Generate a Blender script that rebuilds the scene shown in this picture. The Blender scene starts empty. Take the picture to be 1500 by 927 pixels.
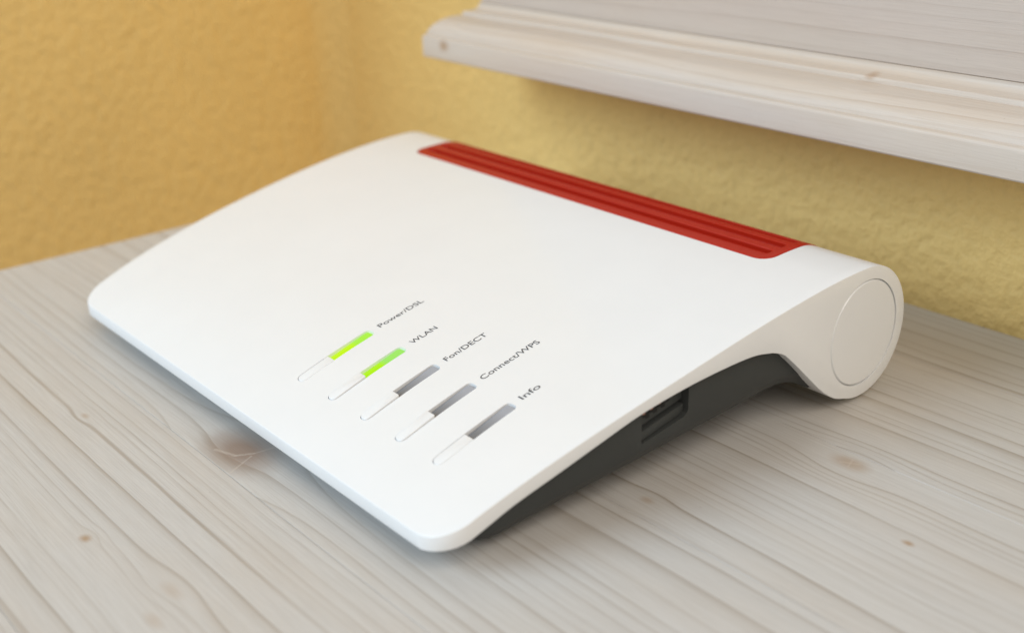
import bpy, bmesh, math, random
from mathutils import Vector, Matrix

# ------------------------------------------------------------------ camera, light, exposure
MM = 0.001
scene = bpy.context.scene
col = scene.collection
R = math.radians

cam_d = bpy.data.cameras.new('camera')
cam = bpy.data.objects.new('camera', cam_d)
col.objects.link(cam)
_r = Vector((0.63420805, 0.77244859, -0.03321633))
_u = Vector((-0.27553876, 0.26595053, 0.92376875))
_f = Vector((-0.72239777, 0.5767092, -0.38150749))
cam.matrix_world = Matrix(((_r.x, _u.x, -_f.x, 0.46063532), (_r.y, _u.y, -_f.y, -0.14799541),
                           (_r.z, _u.z, -_f.z, 0.18196616), (0, 0, 0, 1)))
cam_d.sensor_width = 36
cam_d.lens = 43.381
cam_d.clip_start = 0.01
cam_d.clip_end = 50
cam_d.dof.use_dof = True
cam_d.dof.focus_distance = 0.378
cam_d.dof.aperture_fstop = 8.3
scene.camera = cam

world = bpy.data.worlds.new('World')
scene.world = world
world.use_nodes = True
bg = world.node_tree.nodes['Background']
bg.inputs['Color'].default_value = (1.0, 0.935, 0.865, 1)
bg.inputs['Strength'].default_value = 0.46


def area(name, loc, target, sx, sy, power, color):
    d = bpy.data.lights.new(name, 'AREA')
    d.shape = 'RECTANGLE'
    d.size, d.size_y, d.energy, d.color = sx, sy, power, color
    o = bpy.data.objects.new(name, d)
    col.objects.link(o)
    o.location = loc
    o.rotation_euler = (Vector(target) - Vector(loc)).to_track_quat('-Z', 'Y').to_euler()
    return o


area('window_light', (-0.55, -1.60, 1.05), (0.12, 0.10, 0.0), 1.2, 1.2, 50, (0.66, 0.84, 1.0))
area('room_light', (1.5, -0.3, 1.5), (0.0, 0.2, 0.05), 1.2, 1.2, 27, (1.0, 0.92, 0.82))

scene.view_settings.view_transform = 'Standard'
scene.view_settings.look = 'None'
scene.view_settings.exposure = -0.40
scene.view_settings.gamma = 1.0
scene.view_settings.use_curve_mapping = False


# ------------------------------------------------------------------ helpers
def link(name, me, mat, parent=None, kind=None, label=None, cat=None, group=None):
    o = bpy.data.objects.new(name, me)
    col.objects.link(o)
    if mat is not None and not me.materials:
        me.materials.append(mat)
    if parent is not None:
        o.parent = parent
        if parent.type == 'EMPTY':
            o.location = -parent.location
    if kind:
        o['kind'] = kind
    if label:
        o['label'] = label
    if cat:
        o['category'] = cat
    if group:
        o['group'] = group
    return o


def mesh_mm(name, verts, faces, smooth=None):
    me = bpy.data.meshes.new(name)
    me.from_pydata([(x * MM, y * MM, z * MM) for x, y, z in verts], [], faces)
    bm = bmesh.new()
    bm.from_mesh(me)
    bmesh.ops.recalc_face_normals(bm, faces=bm.faces)
    bm.to_mesh(me)
    bm.free()
    if smooth is not None:
        shade(me, smooth)
    return me


def shade(me, ang):
    me.polygons.foreach_set('use_smooth', [True] * len(me.polygons))
    me.set_sharp_from_angle(angle=R(ang))


def box_mesh(name, x0, x1, y0, y1, z0, z1, bevel=0.0, seg=2):
    bm = bmesh.new()
    bmesh.ops.create_cube(bm, size=1)
    for v in bm.verts:
        v.co = Vector(((x0 + x1) / 2 + v.co.x * (x1 - x0), (y0 + y1) / 2 + v.co.y * (y1 - y0),
                       (z0 + z1) / 2 + v.co.z * (z1 - z0))) * MM
    if bevel:
        bmesh.ops.bevel(bm, geom=bm.edges[:], offset=bevel * MM, segments=seg, affect='EDGES', profile=0.5)
    me = bpy.data.meshes.new(name)
    bm.to_mesh(me)
    bm.free()
    shade(me, 35)
    return me


def prism_mesh(name, pts, zlo, zhi):
    """vertical prism over a plan outline; zlo / zhi are functions of y"""
    n = len(pts)
    v = [(x, y, zlo(y)) for x, y in pts] + [(x, y, zhi(y)) for x, y in pts]
    f = [tuple(range(n)), tuple(range(n, 2 * n))] + [(i, (i + 1) % n, n + (i + 1) % n, n + i) for i in range(n)]
    return mesh_mm(name, v, f)


def apply_mods(me, mods):
    """run modifiers on a throw-away object and return the resulting mesh"""
    o = bpy.data.objects.new('tmp', me)
    col.objects.link(o)
    tmp = []
    for kind, kw in mods:
        m = o.modifiers.new(kind, kind)
        for k, val in kw.items():
            if k == 'cutter':
                c = bpy.data.objects.new('tmpc', val)
                col.objects.link(c)
                tmp.append(c)
                m.object = c
            else:
                setattr(m, k, val)
    dg = bpy.context.evaluated_depsgraph_get()
    dg.update()
    out = bpy.data.meshes.new_from_object(o.evaluated_get(dg))
    for c in tmp + [o]:
        bpy.data.objects.remove(c)
    return out


# ------------------------------------------------------------------ materials
class NT:
    def __init__(self, name):
        self.mat = bpy.data.materials.new(name)
        self.mat.use_nodes = True
        self.t = self.mat.node_tree
        self.b = self.t.nodes['Principled BSDF']

    def n(self, ty, **kw):
        o = self.t.nodes.new(ty)
        for k, v in kw.items():
            setattr(o, k, v)
        return o

    def put(self, sock, v):
        if isinstance(v, bpy.types.NodeSocket):
            self.t.links.new(v, sock)
        else:
            sock.default_value = v

    def m(self, op, a, b=None, c=None, clamp=False):
        o = self.n('ShaderNodeMath', operation=op, use_clamp=clamp)
        for i, v in enumerate((a, b, c)):
            if v is not None:
                self.put(o.inputs[i], v)
        return o.outputs[0]

    def mix(self, fac, a, b, blend='MIX'):
        o = self.n('ShaderNodeMix', data_type='RGBA', blend_type=blend)
        self.put(o.inputs['Factor'], fac)
        for s, v in ((o.inputs[6], a), (o.inputs[7], b)):
            self.put(s, v if isinstance(v, bpy.types.NodeSocket) else (*v, 1))
        return o.outputs[2]

    def ramp(self, fac, stops, interp='LINEAR'):
        o = self.n('ShaderNodeValToRGB')
        o.color_ramp.interpolation = interp
        e = o.color_ramp.elements
        while len(e) < len(stops):
            e.new(0.5)
        for el, (p, c) in zip(e, stops):
            el.position = p
            el.color = (*c, 1) if isinstance(c, tuple) else (c, c, c, 1)
        self.put(o.inputs[0], fac)
        return o.outputs[0]

    def noise(self, vec, scale, detail=2.0, rough=0.5, dim='3D', w=None):
        o = self.n('ShaderNodeTexNoise', noise_dimensions=dim)
        if vec is not None:
            self.put(o.inputs['Vector'], vec)
        if w is not None:
            self.put(o.inputs['W'], w)
        o.inputs['Scale'].default_value = scale
        o.inputs['Detail'].default_value = detail
        o.inputs['Roughness'].default_value = rough
        return o.outputs[0]

    def bump(self, h, dist, strength=1.0, normal=None):
        o = self.n('ShaderNodeBump')
        o.inputs['Strength'].default_value = strength
        o.inputs['Distance'].default_value = dist
        self.put(o.inputs['Height'], h)
        if normal is not None:
            self.put(o.inputs['Normal'], normal)
        return o.outputs[0]

    def mmcoord(self, scale=(1, 1, 1), offset=(0, 0, 0)):
        tc = self.n('ShaderNodeTexCoord')
        mp = self.n('ShaderNodeMapping')
        mp.inputs['Scale'].default_value = tuple(1000 * s for s in scale)
        mp.inputs['Location'].default_value = offset
        self.put(mp.inputs[0], tc.outputs['Object'])
        return mp.outputs[0]


def plastic(name, color, rough, coat=0.0, spec=0.5, grain=0.0, gscale=2.0):
    t = NT(name)
    t.b.inputs['Base Color'].default_value = (*color, 1)
    t.b.inputs['Coat Weight'].default_value = coat
    t.b.inputs['Coat Roughness'].default_value = 0.14
    t.b.inputs['Specular IOR Level'].default_value = spec
    p = t.mmcoord()
    # handling marks: roughness wanders a little
    n = t.noise(p, 0.03, 4, 0.6)
    t.put(t.b.inputs['Roughness'], t.m('MULTIPLY_ADD', n, 0.14, rough - 0.07))
    dust = t.ramp(t.noise(p, 0.9, 3, 0.7), [(0.70, 0.0), (0.78, 1.0)])
    mot = t.noise(p, 0.05, 3, 0.6)
    c = t.mix(mot, tuple(x * 0.975 for x in color), tuple(min(1, x * 1.02) for x in color))
    t.put(t.b.inputs['Base Color'], t.mix(t.m('MULTIPLY', dust, 0.10), c, (0.42, 0.40, 0.38)))
    if grain:
        t.put(t.b.inputs['Normal'], t.bump(t.noise(p, gscale, 3, 0.6), grain * MM))
    return t.mat


def wood(name, seed, pitch, knots, light=(0.59, 0.57, 0.54), dark=(0.335, 0.285, 0.23), wander=2.6,
         contrast=1.0, axis='xy', tint=0.5, kcol=(0.36, 0.22, 0.12), cracks=()):
    """whitewashed softwood: growth rings run along x, bend round knots given as
       (x, y, half length, half width, colour strength) in mm"""
    rnd = random.Random(seed)
    t = NT(name)
    tc = t.n('ShaderNodeTexCoord')
    sp = t.n('ShaderNodeSeparateXYZ')
    t.put(sp.inputs[0], tc.outputs['Object'])
    X = t.m('MULTIPLY', sp.outputs[0], 1000)
    Y = t.m('MULTIPLY', sp.outputs[1], 1000)
    Z = t.m('MULTIPLY', sp.outputs[2], 1000)
    if axis == 'xz':
        Y, Z = Z, Y

    def vec(ax, ay, az=0.01):
        c = t.n('ShaderNodeCombineXYZ')
        t.put(c.inputs[0], t.m('MULTIPLY_ADD', X, ax, rnd.uniform(0, 90)))
        t.put(c.inputs[1], t.m('MULTIPLY_ADD', Y, ay, rnd.uniform(0, 90)))
        t.put(c.inputs[2], t.m('MULTIPLY_ADD', Z, az, rnd.uniform(0, 90)))
        return c.outputs[0]
    phi = Y
    w1 = t.m('SUBTRACT', t.noise(vec(0.0045, 0.010), 1.0, 1.0, 0.4), 0.5)
    phi = t.m('MULTIPLY_ADD', w1, wander * 4, phi)
    w2 = t.m('SUBTRACT', t.noise(vec(0.016, 0.05), 1.0, 2.0, 0.5), 0.5)
    phi = t.m('MULTIPLY_ADD', w2, 1.5, phi)
    kmask = None
    krings = None
    for kx, ky, sx, sy, st in knots:
        dx = t.m('SUBTRACT', X, kx)
        dy = t.m('SUBTRACT', Y, ky)
        a = t.m('POWER', t.m('ABSOLUTE', t.m('DIVIDE', dx, sx * 2.6)), 2.0)
        b = t.m('POWER', t.m('ABSOLUTE', t.m('DIVIDE', dy, sy * 2.6)), 2.0)
        g = t.m('EXPONENT', t.m('MULTIPLY', t.m('ADD', a, b), -1.0))
        phi = t.m('SUBTRACT', phi, t.m('MULTIPLY', t.m('MULTIPLY', dy, g), 0.92))
        jag = t.m('MULTIPLY_ADD', t.noise(vec(0.5 / sy, 0.8 / sy), 1.0, 3, 0.6), 0.9, 0.55)
        r2 = t.m('MULTIPLY', t.m('MULTIPLY', t.m('ADD', a, b), 7.0), jag)
        core = t.m('MULTIPLY', t.m('EXPONENT', t.m('MULTIPLY', r2, -1.0)), st)
        kmask = core if kmask is None else t.m('MAXIMUM', kmask, core)
    spread = t.m('SUBTRACT', t.noise(None, 0.045, 1.0, 0.4, '1D', t.m('ADD', phi, rnd.uniform(0, 500))), 0.5)
    tt = t.m('ADD', t.m('DIVIDE', phi, pitch), t.m('MULTIPLY', spread, 5.0))
    fr = t.m('FRACT', t.m('ADD', tt, 50.0))
    ln = t.ramp(fr, [(0.0, 0.10), (0.05, 0.02), (0.50, 0.05), (0.80, 0.30), (0.92, 0.80), (0.96, 1.0), (0.985, 0.9), (1.0, 0.10)])
    # rings differ in strength, and fade in and out along their length
    idn = t.m('FLOOR', t.m('ADD', tt, 50.0))
    wn = t.n('ShaderNodeTexWhiteNoise', noise_dimensions='1D')
    t.put(wn.inputs['W'], idn)
    amp = t.m('MULTIPLY_ADD', wn.outputs[0], 0.65, 0.30)
    fade = t.m('MULTIPLY_ADD', t.noise(vec(0.012, 0.05), 1.0, 2, 0.5), 1.3, 0.10, clamp=True)
    ln = t.m('MULTIPLY', t.m('MULTIPLY', ln, amp), t.m('MULTIPLY', fade, 1.25 * contrast))
    c = t.mix(t.m('MINIMUM', ln, 1.0), light, dark)
    # fibres
    fib = t.noise(vec(0.05, 2.6, 2.6), 1.0, 4, 0.62)
    c = t.mix(t.m('MULTIPLY', t.ramp(fib, [(0.40, 0.0), (0.66, 1.0)]), 0.27), c, tuple(d * 0.95 for d in dark))
    # whitewash pooled thicker and thinner
    ww = t.ramp(t.noise(vec(0.008, 0.03), 1.0, 3, 0.55), [(0.3, 0.0), (0.7, 1.0)])
    c = t.mix(t.m('MULTIPLY', ww, 0.55 * tint), c, (0.55, 0.55, 0.55))
    warm = t.ramp(t.noise(vec(0.012, 0.05), 1.0, 2, 0.5), [(0.45, 0.0), (0.75, 1.0)])
    c = t.mix(t.m('MULTIPLY', warm, 0.45 * tint), c, (0.52, 0.435, 0.345))
    if kmask is not None:
        c = t.mix(t.m('MULTIPLY', t.ramp(kmask, [(0.06, 0.0), (0.30, 0.45), (0.75, 1.0)]), 0.85), c, kcol)
    spk = t.ramp(t.noise(vec(0.25, 0.8), 1.0, 2, 0.5), [(0.765, 0.0), (0.80, 1.0)])
    c = t.mix(t.m('MULTIPLY', spk, 0.35), c, (0.25, 0.19, 0.13))
    pore = t.ramp(t.noise(vec(0.12, 5.0, 5.0), 1.0, 2, 0.6), [(0.60, 0.0), (0.72, 1.0)])
    c = t.mix(t.m('MULTIPLY', pore, 0.16), c, (0.33, 0.28, 0.23))
    for x0, y0, x1, y1, w in cracks:            # dry pale cracks in a knot
        L2 = (x1 - x0) ** 2 + (y1 - y0) ** 2
        px, py = t.m('SUBTRACT', X, x0), t.m('SUBTRACT', Y, y0)
        s = t.m('DIVIDE', t.m('ADD', t.m('MULTIPLY', px, x1 - x0), t.m('MULTIPLY', py, y1 - y0)), L2, clamp=True)
        ex = t.m('SUBTRACT', px, t.m('MULTIPLY', s, x1 - x0))
        ey = t.m('SUBTRACT', py, t.m('MULTIPLY', s, y1 - y0))
        d = t.m('SQRT', t.m('ADD', t.m('MULTIPLY', ex, ex), t.m('MULTIPLY', ey, ey)))
        d = t.m('MULTIPLY_ADD', t.m('SUBTRACT', t.noise(vec(0.7, 0.7), 1.0, 3, 0.6), 0.5), 0.9 * w * 3, d)
        k = t.ramp(t.m('DIVIDE', d, w * 2), [(0.0, 1.0), (0.45, 0.8), (1.0, 0.0)])
        c = t.mix(t.m('MULTIPLY', k, 0.42), c, (0.58, 0.51, 0.44))
    t.put(t.b.inputs['Base Color'], c)
    t.put(t.b.inputs['Roughness'], t.m('MULTIPLY_ADD', fib, 0.22, 0.36))
    t.b.inputs['Specular IOR Level'].default_value = 0.42
    hgt = t.m('ADD', t.m('MULTIPLY', fib, 0.35), t.m('MULTIPLY', ln, -0.45))
    t.put(t.b.inputs['Normal'], t.bump(hgt, 0.16 * MM, 0.8))
    return t.mat


def plaster(name, color):
    t = NT(name)
    p = t.mmcoord()
    big = t.noise(p, 0.012, 3, 0.55)
    lump = t.noise(p, 0.23, 3.0, 0.55)
    grit = t.noise(p, 0.55, 2.0, 0.5)
    v = t.n('ShaderNodeTexVoronoi', feature='SMOOTH_F1')
    v.inputs['Scale'].default_value = 0.13
    v.inputs['Smoothness'].default_value = 0.7
    wob = t.n('ShaderNodeMix', data_type='VECTOR')
    t.put(v.inputs['Vector'], p)
    c0 = t.mix(big, tuple(x * 0.93 for x in color), tuple(min(1, x * 1.07) for x in color))
    c0 = t.mix(t.m('MULTIPLY', t.ramp(lump, [(0.35, 1.0), (0.55, 0.0)]), 0.22), c0, tuple(x * 0.82 for x in color))
    t.put(t.b.inputs['Base Color'], c0)
    t.b.inputs['Roughness'].default_value = 0.62
    t.b.inputs['Specular IOR Level'].default_value = 0.3
    h = t.m('ADD', t.m('MULTIPLY', lump, 1.0), t.m('ADD', t.m('MULTIPLY', grit, 0.16), t.m('MULTIPLY', v.outputs[0], -0.5)))
    t.put(t.b.inputs['Normal'], t.bump(h, 1.8 * MM, 0.9))
    return t.mat


M_white = plastic('white_plastic', (0.80, 0.805, 0.805), 0.36, 0.35, 0.45, 0.004, 4.0)
M_grey = plastic('dark_grey_plastic', (0.045, 0.048, 0.046), 0.55, 0, 0.35, 0.05, 3.0)
M_black = plastic('black_plastic', (0.012, 0.012, 0.012), 0.5, 0, 0.3)
M_red = plastic('red_plastic', (0.41, 0.018, 0.005), 0.42, 0, 0.26, 0.02, 3.0)
M_ink = plastic('grey_ink', (0.085, 0.085, 0.09), 0.6, 0, 0.2)
M_rubber = plastic('rubber', (0.03, 0.03, 0.03), 0.8, 0, 0.2)
M_contact = plastic('contact_metal', (0.35, 0.16, 0.10), 0.4, 0, 0.5)


def lit_window(name, front, rear, y0, y1, split, strength):
    """a light guide graded front to rear; when lit, its diode sits under the front third"""
    t = NT(name)
    tc = t.n('ShaderNodeTexCoord')
    sp = t.n('ShaderNodeSeparateXYZ')
    t.put(sp.inputs[0], tc.outputs['Object'])
    f = t.m('DIVIDE', t.m('SUBTRACT', t.m('MULTIPLY', sp.outputs[1], 1000), y0), y1 - y0)
    c = t.ramp(f, [(0.0, front), (max(split - (0.05 if strength else 0.3), 0.01), front), (split + (0.07 if strength else 0.35), rear), (1.0, rear)])
    t.put(t.b.inputs['Emission Color'], c)
    t.b.inputs['Emission Strength'].default_value = strength
    if strength:
        t.b.inputs['Base Color'].default_value = (0.03, 0.06, 0.005, 1)
    else:
        t.put(t.b.inputs['Base Color'], c)  # unlit: base colour runs from darker front to lighter rear
    t.b.inputs['Roughness'].default_value = 0.2
    return t.mat


# ------------------------------------------------------------------ tabletop of edge-glued planks
top = bpy.data.objects.new('tabletop', None)
col.objects.link(top)
top['kind'] = 'structure'
top.location = (0.30, -0.10, -0.027)
joints = [-420, -331, -248, -168, -88, -13, 61, 133, 203, 245.6]
plank_knots = {
    3: [(150, -112, 9, 5, 0.3)],
    4: [(157.7, -59.1, 2.0, 1.4, 0.75), (197, -52, 6, 2.4, 0.22), (206, -61, 5, 2, 0.25), (84, -30, 2.5, 1.2, 0.35)],
    5: [(142, -3.0, 14, 9, 0.85), (247.4, 68.6, 3, 2, 0.3)],
    6: [(247.4, 68.6, 2.6, 1.6, 0.35), (309, 103.4, 1.6, 1.0, 0.8), (272.9, 127.3, 6.0, 3.4, 0.50), (20, 80, 5, 3, 0.6)],
    7: [(272.9, 127.3, 6.0, 3.4, 0.50), (-55, 150, 5, 3, 0.5)],
    8: [(-40, 215, 5, 3, 0.5)],
}
plank_cracks = {5: [(135.4, -8.6, 143.4, -5.8, 0.40), (143.4, -5.8, 146.1, -0.9, 0.35), (146.1, -0.9, 147.0, 5.8, 0.25),
                    (152.2, -12.4, 147.1, -2.4, 0.22)],
                6: [(270.5, 126.0, 275.5, 128.6, 0.25), (272.2, 129.6, 273.8, 125.2, 0.25)]}
pitches = [6.0, 7.5, 6.2, 6.6, 6.6, 5.6, 5.2, 6.0, 7.4]
for i in range(len(joints) - 1):
    y0, y1 = joints[i] + 0.05, joints[i + 1] - 0.05
    me = box_mesh('plank', -83, 760, y0, y1, -27, 0, 0.12, 1)
    w = wood('whitewashed_pine_%s' % 'abcdefghi'[i], 40 + i, pitches[i], plank_knots.get(i, []),
             kcol=(0.27, 0.185, 0.135) if i == 5 else (0.38, 0.25, 0.145), cracks=plank_cracks.get(i, []))
    link('plank', me, w, top)

# ------------------------------------------------------------------ walls
M_wall = plaster('yellow_plaster', (0.86, 0.605, 0.225))
WY, WX = 252.0, -203.0
RW = 20.0                                        # the plaster runs round the corner in a soft curve
wpl = [(WX - 90, -60), (WX, -60)]
for k in range(13):
    a = R(180 - 90 * k / 12)
    wpl.append((WX + RW + RW * math.cos(a), WY - RW + RW * math.sin(a)))
wpl += [(900, WY), (900, WY + 90), (WX - 90, WY + 90)]
wm_ = prism_mesh('wall', wpl, lambda y: -400, lambda y: 700)
shade(wm_, 40)
link('wall', wm_, M_wall, kind='structure')

# ------------------------------------------------------------------ wooden panel with stepped moulding
BX, BY, BZ = -31.0, 195.6, 72.0
wp = bpy.data.objects.new('wooden_panel', None)
col.objects.link(wp)
wp.location = (0.2, 0.23, BZ * MM)
wp['label'] = 'whitewashed wooden panel with a stepped moulding along its lower edge, on the yellow wall'
wp['category'] = 'wood panel'
M_panel = wood('whitewashed_panel', 91, 5.0, [(60, 150, 22, 10, 0.15)], (0.63, 0.535, 0.46), (0.47, 0.37, 0.30), 2.0, 0.7, 'xz', 0.35)
M_mould = wood('whitewashed_moulding', 92, 6.5, [(-14, 79, 3.2, 2.4, 0.75), (212, 93, 2.0, 1.2, 0.5)], (0.60, 0.51, 0.425), (0.46, 0.34, 0.24), 3.0, 0.9, 'xz', 0.6)


def mould_profile():
    p = [(0.5, 0.0), (0.0, 0.6), (0.0, 9.0), (0.25, 9.9), (0.8, 10.5), (1.6, 10.9)]
    for k in range(1, 9):                       # ovolo
        a = R(90 * k / 8)
        p.append((1.6 + 12.0 * (1 - math.cos(a)) ** 0.85, 10.9 + 8.4 * math.sin(a) ** 1.1))
    p += [(14.0, 19.3), (14.2, 20.6), (14.6, 21.1)]
    for k in range(1, 6):                       # small cove
        a = R(90 * k / 5)
        p.append((14.6 + 5.4 * math.sin(a), 21.1 + 3.2 * (1 - math.cos(a))))
    p += [(20.0, 25.0)]
    return p


mp = mould_profile()
verts, faces = [], []
XE = 760.0
for d, h in mp:
    verts += [(BX + d, WY - 0.5, BZ + h), (BX + d, BY + d, BZ + h), (XE, BY + d, BZ + h)]
nb = len(mp)
for i in range(nb - 1):
    a, b = 3 * i, 3 * (i + 1)
    faces += [(a, a + 1, b + 1, b), (a + 1, a + 2, b + 2, b + 1)]
# closing back, top, bottom
v0 = len(verts)
verts += [(XE, WY - 0.5, BZ + mp[0][1]), (XE, WY - 0.5, BZ + mp[-1][1])]
l = 3 * (nb - 1)
faces += [(0, 1, 2, v0), (l, v0 + 1, l + 2, l + 1)]
faces += [tuple([v0] + [3 * i + 2 for i in range(nb)] + [v0 + 1])]
faces += [tuple([3 * i for i in range(nb)] + [v0 + 1, v0])]
link('moulding', mesh_mm('moulding', verts, faces, 38), M_mould, wp)
pme = box_mesh('panel', BX + 20.6, XE, BY + 20.6, WY - 0.6, BZ + 25.12, 620, 0.3, 2)
link('panel', pme, M_panel, wp)

# ------------------------------------------------------------------ router
CX = 125.0
TAU, RC, EX = 6.4, 11.3, 2.81
router = bpy.data.objects.new('router', None)
col.objects.link(router)
router.location = (CX * MM, 90 * MM, 0)
router['label'] = 'white router with red ribbed strip and five light bars on the wooden tabletop'
router['category'] = 'router'


def prof(y):
    t = y / 160.0
    return 11.5302 + 10 * (7.29613 * t - 9.11357 * t ** 2 + 10.16867 * t ** 3 - 4.9735 * t ** 4)


def half_w(y):
    s = min(max((y - RC) / (164 - RC), 0), 1)
    side = CX - TAU * (1 - s) ** EX
    if y >= RC * 1.35:
        return side
    e = side if y >= RC else CX - TAU - RC + math.sqrt(max(RC ** 2 - (RC - max(y, 0)) ** 2, 0))
    if y > RC * 0.75:                           # ease the arc into the flared side
        k = (y - RC * 0.75) / (RC * 0.6)
        k = k * k * (3 - 2 * k)
        a = CX - TAU - RC + math.sqrt(max(RC ** 2 - (RC - min(y, RC)) ** 2, 0)) + max(0, y - RC) * 0.05
        return a * (1 - k) + side * k
    return e


def interp(tab, y):
    if y <= tab[0][0]:
        return tab[0][1]
    for i in range(len(tab) - 1):
        (a, za), (b, zb) = tab[i], tab[i + 1]
        if y <= b:
            # Catmull-Rom for a smooth curve
            z0 = tab[i - 1] if i > 0 else (2 * a - b, 2 * za - zb)
            z3 = tab[i + 2] if i + 2 < len(tab) else (2 * b - a, 2 * zb - za)
            t = (y - a) / (b - a)
            m1 = (zb - z0[1]) / (b - z0[0]) * (b - a)
            m2 = (z3[1] - za) / (z3[0] - a) * (b - a)
            return ((2 * t ** 3 - 3 * t ** 2 + 1) * za + (t ** 3 - 2 * t ** 2 + t) * m1
                    + (-2 * t ** 3 + 3 * t ** 2) * zb + (t ** 3 - t ** 2) * m2)
    return tab[-1][1]


LOW = [(0, 7.3), (3.2, 8.3), (6, 9.1), (10.9, 10.8), (22.7, 15.7), (37.3, 20.2), (51.1, 24.3), (65.5, 28.2), (83.3, 31.0),
       (100.3, 32.2), (110.8, 32.1), (118.1, 30.7)]
YC, ZC, RI, RO, KK, TL = 162.866, 23.99, 16.72, 21.22, 1.053, R(-7.36)


def ell(ra, rb, a):
    u, v = ra * math.cos(a), rb * math.sin(a)
    return YC + u * math.cos(TL) - v * math.sin(TL), ZC + u * math.sin(TL) + v * math.cos(TL)


def roll(a, off=0.0):
    return ell(RO + off, KK * RI + RO - RI + off, a)


# closed side profile: shared stations on top and below, then round the roll
ys = [0, .25, .8, 1.7, 2.9, 4.3, 5.9, 7.6, 9.4, 11.3, 13.4, 15.6] + [15.6 + (118.1 - 15.6) * k / 44 for k in range(1, 45)]
topp = [(y, prof(y)) for y in ys]
lowp = [(y, interp(LOW, y)) for y in ys]
A0 = R(96)
ystop, ztop = roll(A0)
tail_top = []
for k in range(1, 15):                          # from the last shared station to the roll, blended on to it
    y = 118.1 + (ystop - 118.1) * k / 15
    w = k / 15
    tail_top.append((y, prof(y) + (ztop - prof(ystop)) * w * w))
arc = [roll(A0 - (A0 + R(104)) * k / 60) for k in range(61)]
ye, ze = arc[-1]
back_tab = [(124.1, 28.1), (132.4, 20.1), (141.1, 11.6), (147.4, 6.3)]
tail_low = [(119.9, 30.05), (122.0, 29.2), (124.1, 28.0), (126.2, 26.1), (128.3, 24.15), (130.4, 22.15), (132.4, 20.15), (135.4, 17.2), (138.3, 14.3), (141.1, 11.6), (144.2, 8.9), (147.4, 6.6), (150.0, 5.05), (152.5, 4.1)]
ring = tail_top + arc + [q for q in reversed(tail_low) if q[0] < ye - 1.0]
NX = 60


def xs(h):
    return [CX - h + 2 * h * k / NX for k in range(NX + 1)]


verts, faces = [], []


def row(y, z):
    i = len(verts)
    verts.extend([(x, y, z) for x in xs(half_w(y))])
    return i


rt = [row(*q) for q in topp]
rr = [row(*q) for q in ring]
rl = [row(*q) for q in lowp]
loop = rt + rr + rl[::-1]
for a, b in zip(loop, loop[1:] + loop[:1]):
    faces += [(a + k, a + k + 1, b + k + 1, b + k) for k in range(NX)]
for e in (0, NX):
    for i in range(len(ys) - 1):
        faces.append((rt[i] + e, rt[i + 1] + e, rl[i + 1] + e, rl[i] + e))
    faces.append(tuple([rt[-1] + e] + [r + e for r in rr] + [rl[-1] + e]))
shell_me = mesh_mm('shell', verts, faces)

# pockets: five light slots, two end discs
slot_x = [145.4, 163.5, 181.4, 199.3, 217.3]
SY0, SYM, SY1, SW = 17.6, 29.6, 45.6, 2.15


def stadium(cx, y0, y1, w, r0, r1, n=7):
    """plan outline, round ends r0 (front) and r1 (rear)"""
    p = []
    for (yy, rr_, s) in ((y0, r0, 0), (y1, r1, 1)):
        for k in range(n + 1):
            a = R(90 * k / n)
            if s == 0:
                p.append((cx - w + rr_ - rr_ * math.cos(a), yy + rr_ - rr_ * math.sin(a)))
            else:
                p.append((cx + w - rr_ + rr_ * math.cos(a), yy - rr_ + rr_ * math.sin(a)))
        for k in range(n + 1):
            a = R(90 * k / n)
            if s == 0:
                p.append((cx + w - rr_ + rr_ * math.sin(a), yy + rr_ - rr_ * math.cos(a)))
            else:
                p.append((cx - w + rr_ - rr_ * math.sin(a), yy - rr_ + rr_ * math.cos(a)))
    out = [p[0]]
    for q in p[1:]:
        if math.hypot(q[0] - out[-1][0], q[1] - out[-1][1]) > 0.02:
            out.append(q)
    if math.hypot(out[0][0] - out[-1][0], out[0][1] - out[-1][1]) < 0.02:
        out.pop()
    return out


mods = [('BEVEL', dict(width=0.9 * MM, segments=3, limit_method='ANGLE', angle_limit=R(42), profile=0.5))]
for cx in slot_x:
    mods.append(('BOOLEAN', dict(operation='DIFFERENCE', solver='EXACT',
                                 cutter=prism_mesh('c', stadium(cx, SY0, SY1, SW, 1.9, 1.5), lambda y: prof(y) - 1.9, lambda y: prof(y) + 3))))


def disc_mesh(name, ra, rb, x0, x1, n=96, bev=0.0):
    v, f = [], []
    sgn = 1 if x1 > x0 else -1
    rings = [(x0, 0.0), (x1 - sgn * bev, 0.0), (x1, bev)] if bev else [(x0, 0.0), (x1, 0.0)]
    for xx, ins in rings:
        for k in range(n):
            y, z = ell(ra - ins, rb - ins, 2 * math.pi * k / n)
            v.append((xx, y, z))
    m = len(rings)
    for j in range(m - 1):
        f += [(j * n + k, j * n + (k + 1) % n, (j + 1) * n + (k + 1) % n, (j + 1) * n + k) for k in range(n)]
    f += [tuple(range(n)), tuple(range((m - 1) * n, m * n))]
    return mesh_mm(name, v, f)


for xa, xb in ((249.0, 252.0), (1.0, -2.0)):
    mods.append(('BOOLEAN', dict(operation='DIFFERENCE', solver='EXACT', cutter=disc_mesh('c', RI + .22, RI * KK + .22, xa, xb))))
# path over the roll that the red strip follows
YS = 146.0


def shell_top(y):
    if y <= 118.1:
        return prof(y)
    w = (y - 118.1) / (ystop - 118.1)
    return prof(y) + (ztop - prof(ystop)) * w * w


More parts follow.
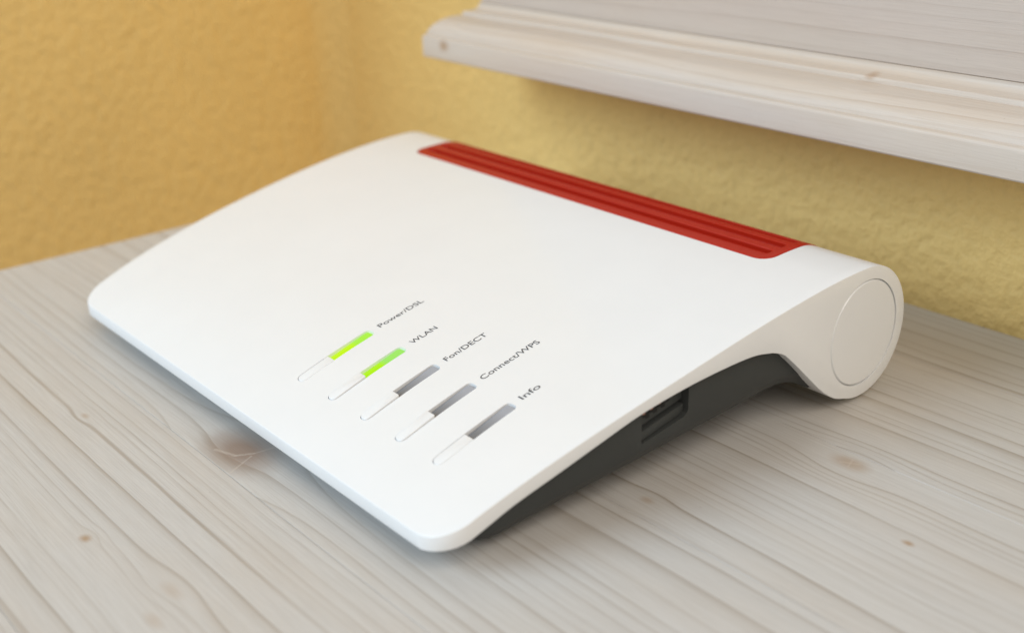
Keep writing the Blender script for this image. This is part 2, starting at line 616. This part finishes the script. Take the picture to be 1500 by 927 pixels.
dense = [(YS + (ystop - YS) * k / 40.0, shell_top(YS + (ystop - YS) * k / 40.0)) for k in range(40)]
dense += [roll(A0 - R(150) * k / 110) for k in range(111)]
cum = [0.0]
for (a, b), (c, d) in zip(dense, dense[1:]):
    cum.append(cum[-1] + math.hypot(c - a, d - b))
STOT = min(cum[-1], 62.0)


def at(s):
    for i in range(len(cum) - 1):
        if s <= cum[i + 1] or i == len(cum) - 2:
            t = (s - cum[i]) / (cum[i + 1] - cum[i])
            (a, b), (c, d) = dense[i], dense[i + 1]
            L = math.hypot(c - a, d - b)
            return a + (c - a) * t, b + (d - b) * t, -(d - b) / L, (c - a) / L


XL, XR, CRD = 27.0, 223.0, 5.5


def strip_shrink(s):
    return CRD - math.sqrt(max(CRD ** 2 - (CRD - s) ** 2, 0)) if s < CRD else 0.0


def trough():
    """pocket the strip is let into"""
    sv = [0, .2, .6, 1.2, 2, 3, 4.2, 5.5] + [5.5 + (STOT - 5.5) * k / 44 for k in range(1, 45)]
    v, f = [], []
    for s in sv:
        y, z, ny, nz = at(s)
        k = strip_shrink(s)
        for x, h in ((XL + k, -2.9), (XR - k, -2.9), (XR - k, 2.5), (XL + k, 2.5)):
            v.append((x, y + ny * h, z + nz * h))
    for i in range(len(sv) - 1):
        for k in range(4):
            a, b = 4 * i + k, 4 * i + (k + 1) % 4
            f.append((a, b, b + 4, a + 4))
    n = 4 * (len(sv) - 1)
    f += [(0, 1, 2, 3), (n, n + 1, n + 2, n + 3)]
    return mesh_mm('c', v, f)


mods.append(('BOOLEAN', dict(operation='DIFFERENCE', solver='EXACT', cutter=trough())))
shell_me = apply_mods(shell_me, mods)
shade(shell_me, 32)
shell = link('shell', shell_me, M_white, router)
for xa, xb in ((248.9, 249.96), (1.1, 0.04)):
    dm = disc_mesh('end_disc', RI - 0.16, RI * KK - 0.16, xa, xb, bev=0.32)
    shade(dm, 25)
    link('end_disc', dm, M_white, router)

M_offwin = lit_window('unlit_window', (0.17, 0.175, 0.185), (0.34, 0.355, 0.39), SYM, SY1, 0.45, 0.0)
# light bars: front half white (three of them are raised buttons), rear half a sunken window
M_green_a = lit_window('lit_window_yellow_green', (0.60, 1.0, 0.0), (0.42, 0.95, 0.07), SYM, SY1, 0.55, 1.1)
M_green_b = lit_window('lit_window_green', (0.48, 1.0, 0.0), (0.36, 0.92, 0.16), SYM, SY1, 0.50, 1.05)
for i, cx in enumerate(slot_x):
    raised = i in (1, 2, 3)
    lift = 0.75 if raised else 0.02
    g = 0.22
    pts = stadium(cx, SY0 + g, SYM + 0.1, SW - g, 1.68, 0.15)
    km = prism_mesh('button', pts, lambda y: prof(y) - 2.4,
                    (lambda y: prof(y) + 0.75 * min(1.0, 0.35 + (y - SY0) / 7.0)) if raised else (lambda y: prof(y) + 0.03))
    km = apply_mods(km, [('BEVEL', dict(width=(0.35 if raised else 0.16) * MM, segments=3, limit_method='ANGLE', angle_limit=R(40)))])
    shade(km, 40)
    link('button' if raised else 'light_bar', km, M_white, router)
    wpts = stadium(cx, SYM + 0.15, SY1 - 0.55, SW - 0.25, 0.1, 1.0)
    wm = prism_mesh('window', wpts, lambda y: prof(y) - 2.6,
                    lambda y: prof(y) - 1.0 + 0.6 * (y - SYM) / (SY1 - SYM))
    shade(wm, 40)
    link('indicator_window', wm, (M_green_a, M_green_b, M_offwin, M_offwin, M_offwin)[i], router,
         label=('glowing yellow-green window', 'glowing green window', 'unlit grey window', 'unlit grey window', 'unlit grey window')[i])

# printed names of the lights
words = [('Power/DSL', 17.7), ('WLAN', 10.0), ('Fon/DECT', 16.1), ('Connect/WPS', 22.2), ('Info', 7.0)]
for cx, (txt, length) in zip(slot_x, words):
    cu = bpy.data.curves.new('lettering', 'FONT')
    cu.body = txt
    cu.size = 1.0
    cu.offset = 0.004
    cu.resolution_u = 6
    o = bpy.data.objects.new('tmp', cu)
    col.objects.link(o)
    dg = bpy.context.evaluated_depsgraph_get()
    me = bpy.data.meshes.new_from_object(o.evaluated_get(dg))
    bpy.data.objects.remove(o)
    bm = bmesh.new()
    bm.from_mesh(me)
    bmesh.ops.triangulate(bm, faces=bm.faces)
    x0 = min(v.co.x for v in bm.verts)
    x1 = max(v.co.x for v in bm.verts)
    s = length / (x1 - x0)
    for v in bm.verts:
        y = 48.5 + (v.co.x - x0) * s
        v.co = Vector((cx + 0.75 - v.co.y * 3.35, y, prof(y) + 0.06)) * MM
    bm.normal_update()
    if sum(f.normal.z * f.calc_area() for f in bm.faces) < 0:
        bmesh.ops.reverse_faces(bm, faces=bm.faces)
    bm.to_mesh(me)
    bm.free()
    me.materials.clear()
    link('lettering', me, M_ink, router, label='grey printed word %s' % txt)

# red ribbed strip laid over the roll
NS = 230
svals = [STOT * (k / NS) for k in range(NS + 1)]
cols = [0, .15, .4, .8, 1.4, 2.0, 2.6, 3.1, 3.5, 3.9, 4.3, 4.7, 5.1, 5.5, 6.0, 6.6, 7.5]
mid = [7.5 + 181.0 * k / 24 for k in range(1, 24)]
us = cols + mid + [196 - c for c in reversed(cols)]


def smooth(a, b, x):
    t = min(max((x - a) / (b - a), 0), 1)
    return t * t * (3 - 2 * t)


def height(u, s):
    """0.35 mm proud; long grooves with round ends every 7 mm"""
    e = min(u, 196 - u)
    m = smooth(3.4, 5.0, e)
    q = (s - 6.6) / 6.95
    k = round(q)
    gr = 0.0
    if k >= 0 and 6.6 + 6.95 * k < STOT - 3:
        d = abs(s - 6.6 - 6.95 * k)
        gr = 1 - smooth(0.8, 2.0, d)
    edge = min(smooth(0, 0.8, e), smooth(0, 0.8, s))
    return -0.10 + 0.32 * edge - 1.9 * gr * m


verts, faces = [], []
nu = len(us)
for s in svals:
    y, z, ny, nz = at(s)
    shrink = strip_shrink(s)
    for u in us:
        # squeeze the outer ends of the first rows into a rounded corner
        k = 1 - 2 * abs(u / 196 - 0.5)
        x = XL + 0.12 + u * (195.76 / 196)
        e = min(u, 196 - u)
        f = max(0, 1 - e / 16.0)
        x += shrink * f * (1 if u < 98 else -1)
        h = height(u, s)
        sh = 0.75 * max(0.0, 0.1 - h)            # undercut towards the rear, a shape added so the grooves look dark
        if e == 0 or s == 0:
            h, sh = -1.8, 0.0
        verts.append((x, y + ny * h + nz * sh, z + nz * h - ny * sh))
for i in range(NS):
    for k in range(nu - 1):
        a = i * nu + k
        faces.append((a, a + 1, a + nu + 1, a + nu))
red_me = mesh_mm('red_strip', verts, faces, 60)
link('red_strip', red_me, M_red, router, label='red strip with long moulded grooves')

# dark base under the shell
BOT = [(5, 2.2), (15.5, 3.6), (26, 5.3), (44, 7.8), (65, 10.1), (87, 12.3), (111.5, 14.3), (122.6, 15.1), (129, 15.0),
       (135.5, 13.4), (140.7, 10.6), (147, 7.0)]
by = [14, 14.6, 15.5, 17, 19, 21.5, 26, 32, 38, 45, 52, 58, 63, 66.0, 70, 74, 78, 82, 86, 89, 94, 99, 104, 109, 113, 117, 120, 123, 126, 128, 130, 132, 134, 136, 138, 140, 142, 144]


def base_top(y):
    if y <= 112:
        return interp(LOW, y) + 1.0
    return interp([(112, 32.6), (116, 31.9), (121, 30.0), (128, 25.0), (136, 17.4), (144, 10.0)], y)


verts, faces = [], []
for y in by:
    h = half_w(y)
    if y < 21.5:
        h -= 9 * (1 - math.sqrt(max(0, 1 - ((21.5 - y) / 7.5) ** 2)))
    zb = interp(BOT, y)
    zt = max(base_top(y), zb + 1.2)
    zf = min(zb + 3.4, zt - 0.4)
    sec = [(h - 9, zb - 0.1), (h - 6.4, zb), (h - 5.6, zb + 0.5), (h - 4.1, zf - 0.3), (h - 3.8, zf + 0.2), (h - 3.4, zt)]
    for sgn in (1, -1):
        pts = sec if sgn == 1 else sec[::-1]
        verts += [(CX + sgn * w, y, z) for w, z in pts]
ns = 12
for i in range(len(by) - 1):
    for k in range(ns):
        a, b = i * ns + k, i * ns + (k + 1) % ns
        faces.append((a, b, b + ns, a + ns))
faces += [tuple(range(ns)), tuple(range((len(by) - 1) * ns, len(by) * ns))]
base_me = mesh_mm('base', verts, faces)


def side_prism(name, pts, x0, x1):
    n = len(pts)
    v = [(x0, y, z) for y, z in pts] + [(x1, y, z) for y, z in pts]
    f = [tuple(range(n)), tuple(range(n, 2 * n))] + [(i, (i + 1) % n, n + (i + 1) % n, n + i) for i in range(n)]
    return mesh_mm(name, v, f)


# usb opening in the right flank: sheared with the flank, lower rear corner rounded
def zline(y, z_at, slope=0.20):
    return z_at + slope * (y - 69.0)


P = [(69.0, zline(69.0, 16.4)), (85.2, zline(85.2, 16.4)), (86.4, zline(86.4, 16.9)), (86.9, zline(86.9, 17.9)),
     (86.9, 34), (69.0, 34)]
base_me = apply_mods(base_me, [('BOOLEAN', dict(operation='DIFFERENCE', solver='EXACT', cutter=side_prism('c', P, 237.0, 252.0)))])
shade(base_me, 30)
base = link('base', base_me, M_grey, router, label='dark grey underside housing')
# the lower lip, the socket's back plate, the toothed black opening and its contacts
lip = side_prism('port_lip', [(69.12, zline(69.12, 16.62)), (85.0, zline(85.0, 16.62)), (86.2, zline(86.2, 17.1)), (86.5, zline(86.5, 18.2)),
                              (86.5, zline(86.5, 19.6)), (69.12, zline(69.12, 19.6))], 238.0, 243.9)
lip = apply_mods(lip, [('BEVEL', dict(width=0.25 * MM, segments=2, limit_method='ANGLE', angle_limit=R(50)))])
shade(lip, 35)
port = link('usb_port', side_prism('usb_port', [(68.5, zline(68.5, 20.5)), (87.4, zline(87.4, 20.5)), (87.4, 31.0), (68.5, 28.0)], 237.2, 242.7), M_grey, base)
link('port_lip', lip, M_grey, base)
tp = [(69.3, 28.0)]
y = 69.3
for k in range(4):
    d0, d1 = (22.0, 23.1)
    tp += [(y, zline(y, d0)), (y + 1.4, zline(y, d0)), (y + 1.4, zline(y, d1)), (y + 3.1, zline(y, d1))]
    y += 3.1
tp += [(y, 30.0)]
link('port_opening', side_prism('port_opening', tp, 242.0, 242.85), M_black, port)
for k in range(4):
    y = 70.9 + 3.1 * k
    link('contact', box_mesh('contact', 242.8, 243.1, y, y + 1.0, zline(y, 23.9), zline(y, 24.7)), M_contact, port)

# feet
fb = bmesh.new()
bmesh.ops.create_cone(fb, cap_ends=True, segments=28, radius1=5.5 * MM, radius2=5.0 * MM, depth=1.0)
foot_me = bpy.data.meshes.new('rubber_foot')
fb.to_mesh(foot_me)
fb.free()
shade(foot_me, 40)
for x, y, ztop_ in ((40, 26, 5.8), (210, 26, 5.8), (40, 164, 3.0), (210, 164, 3.0)):
    o = link('rubber_foot', foot_me, M_rubber, router)
    o.location = Vector((x * MM, y * MM, ztop_ / 2 * MM)) - router.location
    o.scale = (1, 1, ztop_ * MM)
